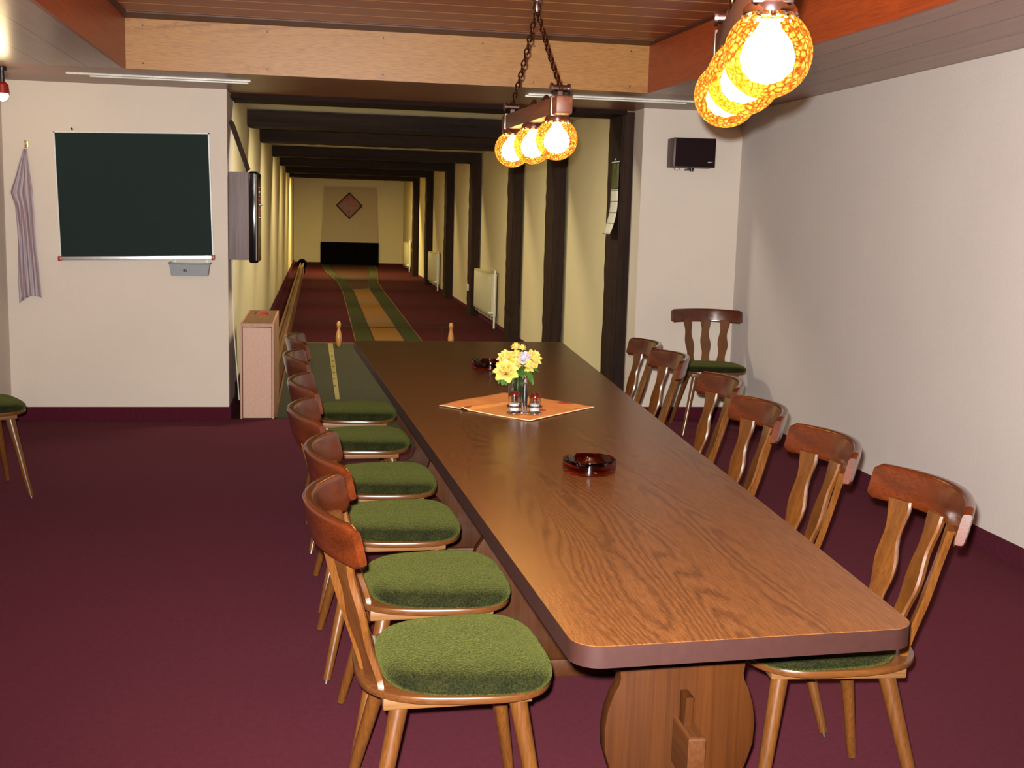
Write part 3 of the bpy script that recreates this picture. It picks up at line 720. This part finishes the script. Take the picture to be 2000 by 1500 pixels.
# ------------------------------------------------------------ pendant lamps
def globe_mat():
    t = NT('amber_crackle_glass'); N = t.N; L = t.L
    v = t.coord((1, 1, 1)); d = N.new('ShaderNodeTexNoise'); d.inputs['Scale'].default_value = 30; t.l(v, d.inputs['Vector'])
    ad = t.n('ShaderNodeMix'); ad.data_type = 'RGBA'; ad.inputs[0].default_value = .02; t.l(v, ad.inputs[6]); t.l(d.outputs['Color'], ad.inputs[7])
    vo = N.new('ShaderNodeTexVoronoi'); vo.feature = 'DISTANCE_TO_EDGE'; vo.inputs['Scale'].default_value = 85; t.l(ad.outputs[2], vo.inputs['Vector'])
    cr = t.ramp(vo.outputs['Distance'], [(0, (1, 1, 1, 1)), (.05, (1, 1, 1, 1)), (.22, (0, 0, 0, 1))])
    ns = t.noise(v, 28, 3, .6)
    tr = N.new('ShaderNodeBsdfTransparent'); t.l(t.mix(cr, (1, .74, .32, 1), (.70, .36, .09, 1)), tr.inputs[0])
    tl = N.new('ShaderNodeBsdfTranslucent'); t.l(t.mix(cr, lin((255, 190, 70)), lin((150, 60, 8))), tl.inputs[0])
    em = N.new('ShaderNodeEmission'); t.l(t.mix(cr, t.ramp(ns, [(.35, lin((255, 176, 46))), (.65, lin((255, 206, 92)))]), lin((222, 118, 24))), em.inputs[0]); em.inputs[1].default_value = .95
    gl = N.new('ShaderNodeBsdfGlossy'); gl.inputs['Roughness'].default_value = .12
    m1 = N.new('ShaderNodeMixShader'); m1.inputs[0].default_value = .10; L.new(tr.outputs[0], m1.inputs[1]); L.new(tl.outputs[0], m1.inputs[2])
    m2 = N.new('ShaderNodeMixShader'); m2.inputs[0].default_value = .45; L.new(m1.outputs[0], m2.inputs[1]); L.new(em.outputs[0], m2.inputs[2])
    m3 = N.new('ShaderNodeMixShader'); m3.inputs[0].default_value = .05; L.new(m2.outputs[0], m3.inputs[1]); L.new(gl.outputs[0], m3.inputs[2])
    bu = N.new('ShaderNodeBump'); bu.inputs['Strength'].default_value = .6; bu.inputs['Distance'].default_value = .003; t.l(cr, bu.inputs['Height']); L.new(bu.outputs[0], gl.inputs['Normal'])
    N.remove(t.b); L.new(m3.outputs[0], t.out.inputs[0]); return t.m
GM = globe_mat(); BM_ = emit('bulb_glow', (255, 244, 214), 55)
def make_pendant(zbar=1.90, ztop=2.612):
    """origin at bar centre on x,y and z=0; bar along y"""
    t = thing('pendant_lamp', '', 'lamp')
    L2 = .475; w_ = .032
    b = B(); n_ = bmesh.new(); box(n_, -w_, w_, -L2, L2, 1.868, 1.934, .010, 2); merge(b, n_); obj('wooden_bar', b, M['lampwood'], t)
    for y in (-.40, .40):
        b = B(); box(b, -w_-.003, w_+.003, y-.012, y+.012, 1.865, 1.937, .002); obj('iron_strap', b, M['iron'], t)
        b = B(); cyl(b, (-.03, y, 1.965), (.03, y, 1.965), .013, seg=16); cyl(b, (-.036, y, 1.965), (-.028, y, 1.965), .019, seg=12); cyl(b, (.028, y, 1.965), (.036, y, 1.965), .019, seg=12)
        box(b, -.008, .008, y-.008, y+.008, 1.934, 1.965); obj('iron_yoke', b, M['iron'], t)
    for y in (-.2, 0, .2):
        b = B(); lathe(b, [(0, 0), (.016, 0), (.019, .008), (.012, .018), (.006, .026), (0, .028)], (0, y, 1.934), 14); obj('finial', b, M['iron'], t)
    hub = (0, 0, 2.34)
    b = B(); lathe(b, [(0, -.05), (.012, -.048), (.018, -.03), (.014, -.01), (.02, .0), (.02, .012), (.008, .03), (.007, .06)], hub, 18); obj('hub', b, M['iron'], t)
    b = B(); cyl(b, (0, 0, 2.395), (0, 0, ztop-.02), .006, seg=10); obj('hanging_rod', b, M['iron'], t)
    b = B(); lathe(b, [(0, 0), (.05, 0), (.05, -.006), (.03, -.02), (.01, -.03), (0, -.03)], (0, 0, ztop), 24); obj('ceiling_rose', b, M['iron'], t)
    for s in (-1, 1):
        b = B(); A = Vector((0, s*.012, 2.30)); E = Vector((0, s*.40, 1.975)); d = (E-A); n = int(d.length/.030); dd = d.normalized()
        q = dd.to_track_quat('Z', 'Y')
        for k in range(n+1):
            c = A.lerp(E, k/n); c.z -= .012*math.sin(math.pi*k/n); ang = (k % 2)*math.pi/2
            pts = []
            for j in range(12):
                th = 2*math.pi*j/12; p = Vector((.0085*math.cos(th), 0, .0195*math.sin(th)))
                p = Matrix.Rotation(ang, 3, 'Z') @ p; pts.append(c+q @ p)
            tube(b, pts, .0034, 6, closed=True)
        obj('chain', b, M['chainm'], t)
    for y in (-.375, 0, .375):
        gb = B(); R = .077; pr = []
        for k in range(25):
            th = math.radians(28)+math.radians(152)*k/24
            pr.append((R*math.sin(th), R*math.cos(th)))
        pr[-1] = (0, -R); lathe(gb, pr, (0, y, 1.785), 48); g_ = obj('glass_globe', gb, GM, t, True, 80)
        b = B(); lathe(b, [(0, .083), (.040, .083), (.046, .076), (.048, .066), (.043, .060), (.040, .066), (.036, .072), (0, .074)], (0, y, 1.785), 32)
        for j in range(12):
            a_ = 2*math.pi*j/12; sphere(b, (.046*math.cos(a_), y+.046*math.sin(a_), 1.785+.060), .0055, 8)
        obj('chrome_collar', b, M['chrome'], g_)
        b = B(); lathe(b, [(0, .055), (.016, .055), (.022, .042), (.040, .020), (.048, -.006), (.044, -.028), (.026, -.046), (0, -.053)], (0, y, 1.785), 24); obj('bulb', b, BM_, g_)
        light('bulb_light', 'POINT', (0, y, 1.785), LAMP_W, (1, .66, .30), .04, g_)
    return t
p1 = make_pendant(); p1.location = (.850, 4.62, 0); p1.rotation_euler = (0, 0, math.radians(3.0))
tag(p1, 'far pendant lamp of three amber crackle globes hung on two chains over the table', 'lamp', 'amber globe pendant lamps')
p2 = copy_tree(p1); p2.location = (.874, 2.355, .012); p2.rotation_euler = (math.radians(.6), 0, math.radians(-14.5))
p2['label'] = 'near pendant lamp of three large glowing amber globes at the top right edge'

# ------------------------------------------------------------ table-top things
def cloth():
    t = NT('leaf_print_cloth'); v = t.coord((1, 1, 1))
    vo = t.N.new('ShaderNodeTexVoronoi'); vo.inputs['Scale'].default_value = 9.5; vo.inputs['Randomness'].default_value = .8
    dn = t.N.new('ShaderNodeTexNoise'); dn.inputs['Scale'].default_value = 55; dn.inputs['Detail'].default_value = 3; t.l(v, dn.inputs['Vector'])
    mx = t.n('ShaderNodeMix'); mx.data_type = 'RGBA'; mx.inputs[0].default_value = .035; t.l(v, mx.inputs[6]); t.l(dn.outputs['Color'], mx.inputs[7]); t.l(mx.outputs[2], vo.inputs['Vector'])
    spot = t.ramp(vo.outputs['Distance'], [(0, (1, 1, 1, 1)), (.29, (1, 1, 1, 1)), (.34, (0, 0, 0, 1))])
    hue = t.ramp(t.noise(v, 6, 1), [(.35, lin((168, 30, 12))), (.5, lin((196, 64, 16))), (.62, lin((214, 156, 30)))])
    base = t.ramp(t.noise(v, 8, 3, .6), [(.35, lin((218, 138, 58))), (.65, lin((226, 154, 70)))])
    c = t.mix(spot, base, hue)
    sp_ = t.N.new('ShaderNodeSeparateXYZ'); tc = t.N.new('ShaderNodeTexCoord'); t.l(tc.outputs['UV'], sp_.inputs[0])
    def edge(o):
        a = t.n('ShaderNodeMath', _operation='SUBTRACT'); t.l(o, a.inputs[0]); a.inputs[1].default_value = .5
        c_ = t.n('ShaderNodeMath', _operation='ABSOLUTE'); t.l(a.outputs[0], c_.inputs[0]); return c_.outputs[0]
    mxx = t.n('ShaderNodeMath', _operation='MAXIMUM'); t.l(edge(sp_.outputs[0]), mxx.inputs[0]); t.l(edge(sp_.outputs[1]), mxx.inputs[1])
    gt = t.n('ShaderNodeMath', _operation='GREATER_THAN'); gt.inputs[1].default_value = .484; t.l(mxx.outputs[0], gt.inputs[0])
    t.l(t.mix(gt.outputs[0], c, lin((226, 196, 150))), t.b.inputs['Base Color']); t.set(Roughness=.9)
    t.bump(t.noise(v, 400, 2), .3, .001); return t.m
b = B(); uv = b.loops.layers.uv.new('UVMap'); n = 40; G = []
P = [Vector((.477, 4.474)), Vector((.778, 4.12)), Vector((1.101, 4.437)), Vector((.792, 4.806))]
for j in range(n+1):
    row = []
    for i in range(n+1):
        u, v_ = i/n, j/n; p = (P[0]*(1-u)*(1-v_)+P[1]*u*(1-v_)+P[2]*u*v_+P[3]*(1-u)*v_)
        cd = u+.0*v_   # crease parallel to one side, at a third from the left corner
        crease = .008*math.exp(-((u-.30-.12*v_)/.03)**2)
        p = p+Vector((.010, -.004))*(-math.exp(-((u-.30-.12*v_)/.05)**2))
        z = .7515+crease+.0012*(1+math.sin(7*u+3*v_))+.0035*max(0, 1-4*u)*max(0, math.sin(v_*5))
        vv = b.verts.new((p.x, p.y, z)); row.append((vv, (u, v_)))
    G.append(row)
for j in range(n):
    for i in range(n):
        q = [G[j][i], G[j][i+1], G[j+1][i+1], G[j+1][i]]; f = b.faces.new([k[0] for k in q])
        for lp, k in zip(f.loops, q): lp[uv].uv = k[1]
o = obj('table_cloth', b, cloth(), None, True, 80); md = o.modifiers.new('thickness', 'SOLIDIFY'); md.thickness = .0012; md.offset = 1
tag(o, 'small orange napkin cloth with red autumn leaves laid cornerwise on the table', 'cloth')

AG = glass('amber_glass', (168, 44, 10), .04, 1.5)
def ashtray(x, y, r, label):
    b = B(); h = .042
    prof = [(0, .0), (r*.92, 0), (r*.985, .004), (r, .012), (r, h-.005), (r*.985, h), (r*.88, h), (r*.865, h-.003), (r*.80, .020), (r*.70, .012), (0, .0105)]
    lathe(b, prof, (0, 0, 0), 64)
    for v in b.verts:   # three rests in the rim
        rr = math.hypot(v.co.x, v.co.y)
        if v.co.z > h-.008 and rr > r*.8:
            a = math.degrees(math.atan2(v.co.y, v.co.x)) % 120
            if a < 9 or a > 111: v.co.z -= .009
    o = obj('ashtray', b, AG); o.location = (x, y, .7501); tag(o, label, 'ashtray', 'amber glass ashtrays')
ashtray(.805, 3.285, .080, 'round dark amber glass ashtray in the foreground of the table')
ashtray(.850, 5.60, .095, 'round dark amber glass ashtray behind the flower vase, far on the table')

# vase and flowers
CG = glass('clear_glass', (250, 252, 252), .02, 1.45)
va = thing('flower_vase', 'clear glass vase standing at the middle of the orange cloth', 'vase', (.785, 4.44, .7585))
b = B(); lathe(b, [(0, 0), (.036, 0), (.037, .01), (.039, .125), (.0365, .125), (.0345, .012), (0, .008)], (0, 0, 0), 40); obj('glass_body', b, CG, va)
b = B(); lathe(b, [(0, .0085), (.0338, .0125), (.0355, .075), (0, .075)], (0, 0, 0), 32); obj('water', b, glass('water', (225, 232, 225), .0, 1.33), va)
leafm = plain('leaf_green', (62, 100, 34), .55); stemm = plain('stem_green', (60, 96, 40), .5)
yel = NT('rose_yellow'); tc = yel.coord(); yel.l(yel.ramp(yel.noise(tc, 40, 2), [(.3, lin((200, 158, 56))), (.7, lin((212, 192, 108)))]), yel.b.inputs['Base Color']); yel.set(Roughness=.7); yel.b.inputs['Subsurface Weight'].default_value = .2; yel.b.inputs['Subsurface Radius'].default_value = (.01, .006, .002)
core = plain('rose_core', (190, 124, 26), .7); whitef = plain('white_petals', (176, 168, 178), .7)
def petal(bm, c, rad, ang, tilt, w, h):
    n = bmesh.new(); G = []
    for j in range(6):
        v = j/5; row = []
        for i in range(7):
            u = (i/6-.5)*2
            ww = w*math.sin(math.pi*min(.999, (v*.8+.12)))**.6
            x = u*ww; z = h*v-(.12*h*u*u); y = rad*(.55+.75*v**1.4)-.35*w*u*u+(.18*h*max(0, v-.75)*4)*tilt
            row.append(n.verts.new((x, y, z)))
        G.append(row)
    for j in range(5):
        for i in range(6): n.faces.new((G[j][i], G[j][i+1], G[j+1][i+1], G[j+1][i]))
    merge(bm, n, Matrix.Translation(c) @ Matrix.Rotation(ang, 4, 'Z') @ Matrix.Rotation(-tilt*.55, 4, 'X'))
def rose(x, y, z, r, lean, mats, label):
    root = (.785+.01*random.uniform(-1, 1), 4.44+.01*random.uniform(-1, 1), .778)
    t = thing('rose' if mats[0] is not whitef else 'white_flower', label, 'flower', (x, y, z), 0, 'flowers in the glass vase')
    t.rotation_euler = lean
    b = B(); k = 0
    for ring, (cnt, rr, tl, hh) in enumerate(((3, .16, -.1, .95), (4, .34, .2, .95), (5, .52, .6, .9), (6, .66, 1.05, .82), (6, .72, 1.5, .72))):
        for i in range(cnt):
            petal(b, (0, 0, -r*.45), r*rr, 2*math.pi*i/cnt+ring*.5+random.uniform(-.1, .1), tl, r*(.42+.08*ring), r*hh*1.25)
    o = obj('petals', b, mats[0], t, True, 80); md = o.modifiers.new('thickness', 'SOLIDIFY'); md.thickness = .0006
    b = B(); sphere(b, (0, 0, r*.12), r*.36, 12, s=(1, 1, .9)); obj('flower_center', b, mats[1], t)
    Mi = (Matrix.Translation((x, y, z)) @ t.rotation_euler.to_matrix().to_4x4()).inverted()
    a0 = Vector((x, y, z-.4*r)); rt = Vector(root); pts = []
    rim = Vector((.785+(x-.785)*.38, 4.44+(y-4.44)*.38, .885))
    for k in range(9):
        u = k/8; pts.append(Mi @ (a0*(1-u)**2+rim*2*u*(1-u)+rt*u*u))
    b = B(); tube(b, pts, .0018, 6); obj('stem', b, stemm, t)
VC = (.785, 4.44)
rose(.722, 4.36, .916, .036, (.75, -.25, 0), (yel.m, core), 'largest full yellow rose at the left front of the bouquet')
rose(.730, 4.43, .957, .027, (.5, -.35, 0), (yel.m, core), 'yellow rose at the upper left of the bouquet')
rose(.765, 4.40, .932, .024, (.6, -.05, 0), (yel.m, core), 'pale yellow rose tucked right behind the largest bloom')
rose(.776, 4.44, .962, .022, (.4, 0, 0), (yel.m, core), 'small yellow rose in the middle of the bouquet')
rose(.775, 4.45, .997, .015, (.2, -.1, 0), (yel.m, core), 'half open yellow rosebud topmost left in the bouquet')
rose(.801, 4.45, .992, .012, (.2, .1, 0), (yel.m, core), 'tiny yellow rosebud topmost right in the bouquet')
rose(.845, 4.43, .955, .029, (.6, .55, 0), (yel.m, core), 'open yellow rose leaning out at the right of the bouquet')
rose(.815, 4.40, .928, .023, (.6, .2, 0), (yel.m, core), 'low yellow rose at the right front of the bouquet')
rose(.808, 4.42, .962, .018, (.5, .1, 0), (whitef, whitef), 'white flower at the upper middle right of the bouquet')
rose(.796, 4.40, .950, .015, (.6, 0, 0), (whitef, whitef), 'small white flower below and left of the other white one')
lf = thing('leaf_spray', 'green leaves on stems around the rim of the flower vase', 'leaves', (VC[0], VC[1], .87))
def leaf(c, L, ang, pitch):
    b = B(); G = []
    for j in range(7):
        v = j/6; ww = L*.36*math.sin(math.pi*v**.8)**.8 if 0 < v < 1 else .0006
        G.append([b.verts.new((u*ww, L*v, .12*L*abs(u)-.35*L*v*v)) for u in (-1, -.5, 0, .5, 1)])
    for j in range(6):
        for i in range(4): b.faces.new((G[j][i], G[j][i+1], G[j+1][i+1], G[j+1][i]))
    bmesh.ops.transform(b, matrix=Matrix.Translation(c) @ Matrix.Rotation(ang, 4, 'Z') @ Matrix.Rotation(pitch, 4, 'X'), verts=b.verts)
    o = obj('leaf', b, leafm, lf, True, 80); md = o.modifiers.new('thickness', 'SOLIDIFY'); md.thickness = .0006
for (dx, dy, dz, L, a, p) in ((-.05, -.035, .012, .045, 150, -.5), (-.02, -.045, .03, .04, 185, .0), (.012, -.045, .03, .04, 175, .0), (.03, -.04, .02, .04, 200, -.2), (-.06, -.03, .015, .045, 130, -.5), (.0, -.045, .045, .05, 180, .1), (-.04, -.03, .01, .045, 150, -.5), (-.05, -.02, .015, .045, 120, -.4), (-.03, -.04, .02, .04, 175, -.3), (-.02, -.045, .035, .04, 190, .1), (0, -.05, .03, .045, 185, -.2), (.02, -.045, .03, .045, 195, -.1), (.035, -.035, .01, .04, 215, -.6), (.03, -.03, .045, .045, 230, .1), (.01, -.04, .055, .04, 170, .3), (-.07, -.01, .03, .04, 110, .0), (-.055, -.03, .01, .04, 140, -.7), (-.015, -.04, .05, .035, 160, .4), (.045, -.02, .03, .035, 250, .2), (0, .03, .04, .045, 10, .2), (.04, .02, .04, .045, -60, .2), (-.04, .02, .04, .045, 60, .2)):
    leaf((dx, dy, dz), L, math.radians(a), p)
b = B()
for (x, y, z) in ((-.04, -.03, .01), (.03, -.035, .02), (-.07, -.01, .03), (.045, -.02, .03), (0, -.045, .03), (0, .03, .04)): tube(b, [(x, y, z), (x*.4, y*.4, .0), (x*.3, y*.3, -.09)], .0014, 6)
obj('leaf_stems', b, stemm, lf)

# condiment set
cs = thing('condiment_stand', 'small chrome condiment stand with dark centre handle on the orange cloth', 'condiment stand', (.7785, 4.245, .7585))
for s in (-1, 1):
    b = B(); lathe(b, [(0, 0), (.028, 0), (.0295, .003), (.028, .006), (0, .005)], (s*.039, s*-.004, 0), 32); obj('base_dish', b, M['chrome'], cs)
    b = B(); tube(b, [(s*.039+.0265*math.cos(a), s*-.004+.0265*math.sin(a), .030) for a in [2*math.pi*k/28 for k in range(28)]], .0028, 8, closed=True)
    tube(b, [(s*.008, 0, .03), (s*.013, 0, .03)], .003, 6); obj('holder_ring', b, M['iron'], cs)
b = B(); box(b, -.014, .014, -.008, .008, 0, .006, .001); cyl(b, (-.008, 0, .005), (-.008, 0, .05), .004, seg=12); cyl(b, (.006, 0, .005), (.006, 0, .05), .004, seg=12); obj('stand_foot', b, M['chrome'], cs)
b = B(); lathe(b, [(0, .03), (.009, .03), (.010, .05), (.0105, .07), (.007, .10), (.0065, .115), (0, .115)], (0, 0, 0), 20); obj('handle', b, M['black'], cs)
b = B(); lathe(b, [(0, .114), (.006, .114), (.009, .118), (.006, .123), (.0045, .13), (.007, .138), (.008, .145), (0, .149)], (0, 0, 0), 20); obj('handle_knob', b, M['chrome'], cs)
saltm = NT('white_grain'); saltm.l(saltm.ramp(saltm.noise(saltm.coord(), 900, 2), [(.3, lin((225, 225, 232))), (.6, (1, 1, 1, 1))]), saltm.b.inputs['Base Color']); saltm.set(Roughness=.8)
lidm = glass('red_lid', (110, 30, 24), .1, 1.45, .6)
for s, hh, nm in ((-1, .070, 'left'), (1, .064, 'right')):
    j = thing('salt_shaker', 'small glass shaker with dark red lid and white contents, %s of the condiment stand' % nm, 'shaker', (.7785+s*.039, 4.245-s*.004, .7650), 0, 'shakers in the condiment stand')
    b = B(); lathe(b, [(0, 0), (.016, 0), (.020, .006), (.0212, .03), (.0205, hh), (.0185, hh), (.019, .03), (.0175, .007), (0, .004)], (0, 0, 0), 32)
    if s == 1:
        for k in range(6): tube(b, [(.0213*math.cos(a), .0213*math.sin(a), .022+k*.006) for a in [2*math.pi*q/28 for q in range(28)]], .0009, 6, closed=True)
    obj('glass_jar', b, CG, j)
    b = B(); lathe(b, [(0, .0045), (.0172, .0075), (.0186, .034), (0, .036)], (0, 0, 0), 28); obj('salt', b, saltm.m, j)
    b = B(); lathe(b, [(0, hh+.012), (.010, hh+.0115), (.018, hh+.007), (.0218, hh), (.0218, hh-.008), (.0208, hh-.008), (.0200, hh-.0005), (0, hh+.001)], (0, 0, 0), 28); obj('lid', b, lidm, j)
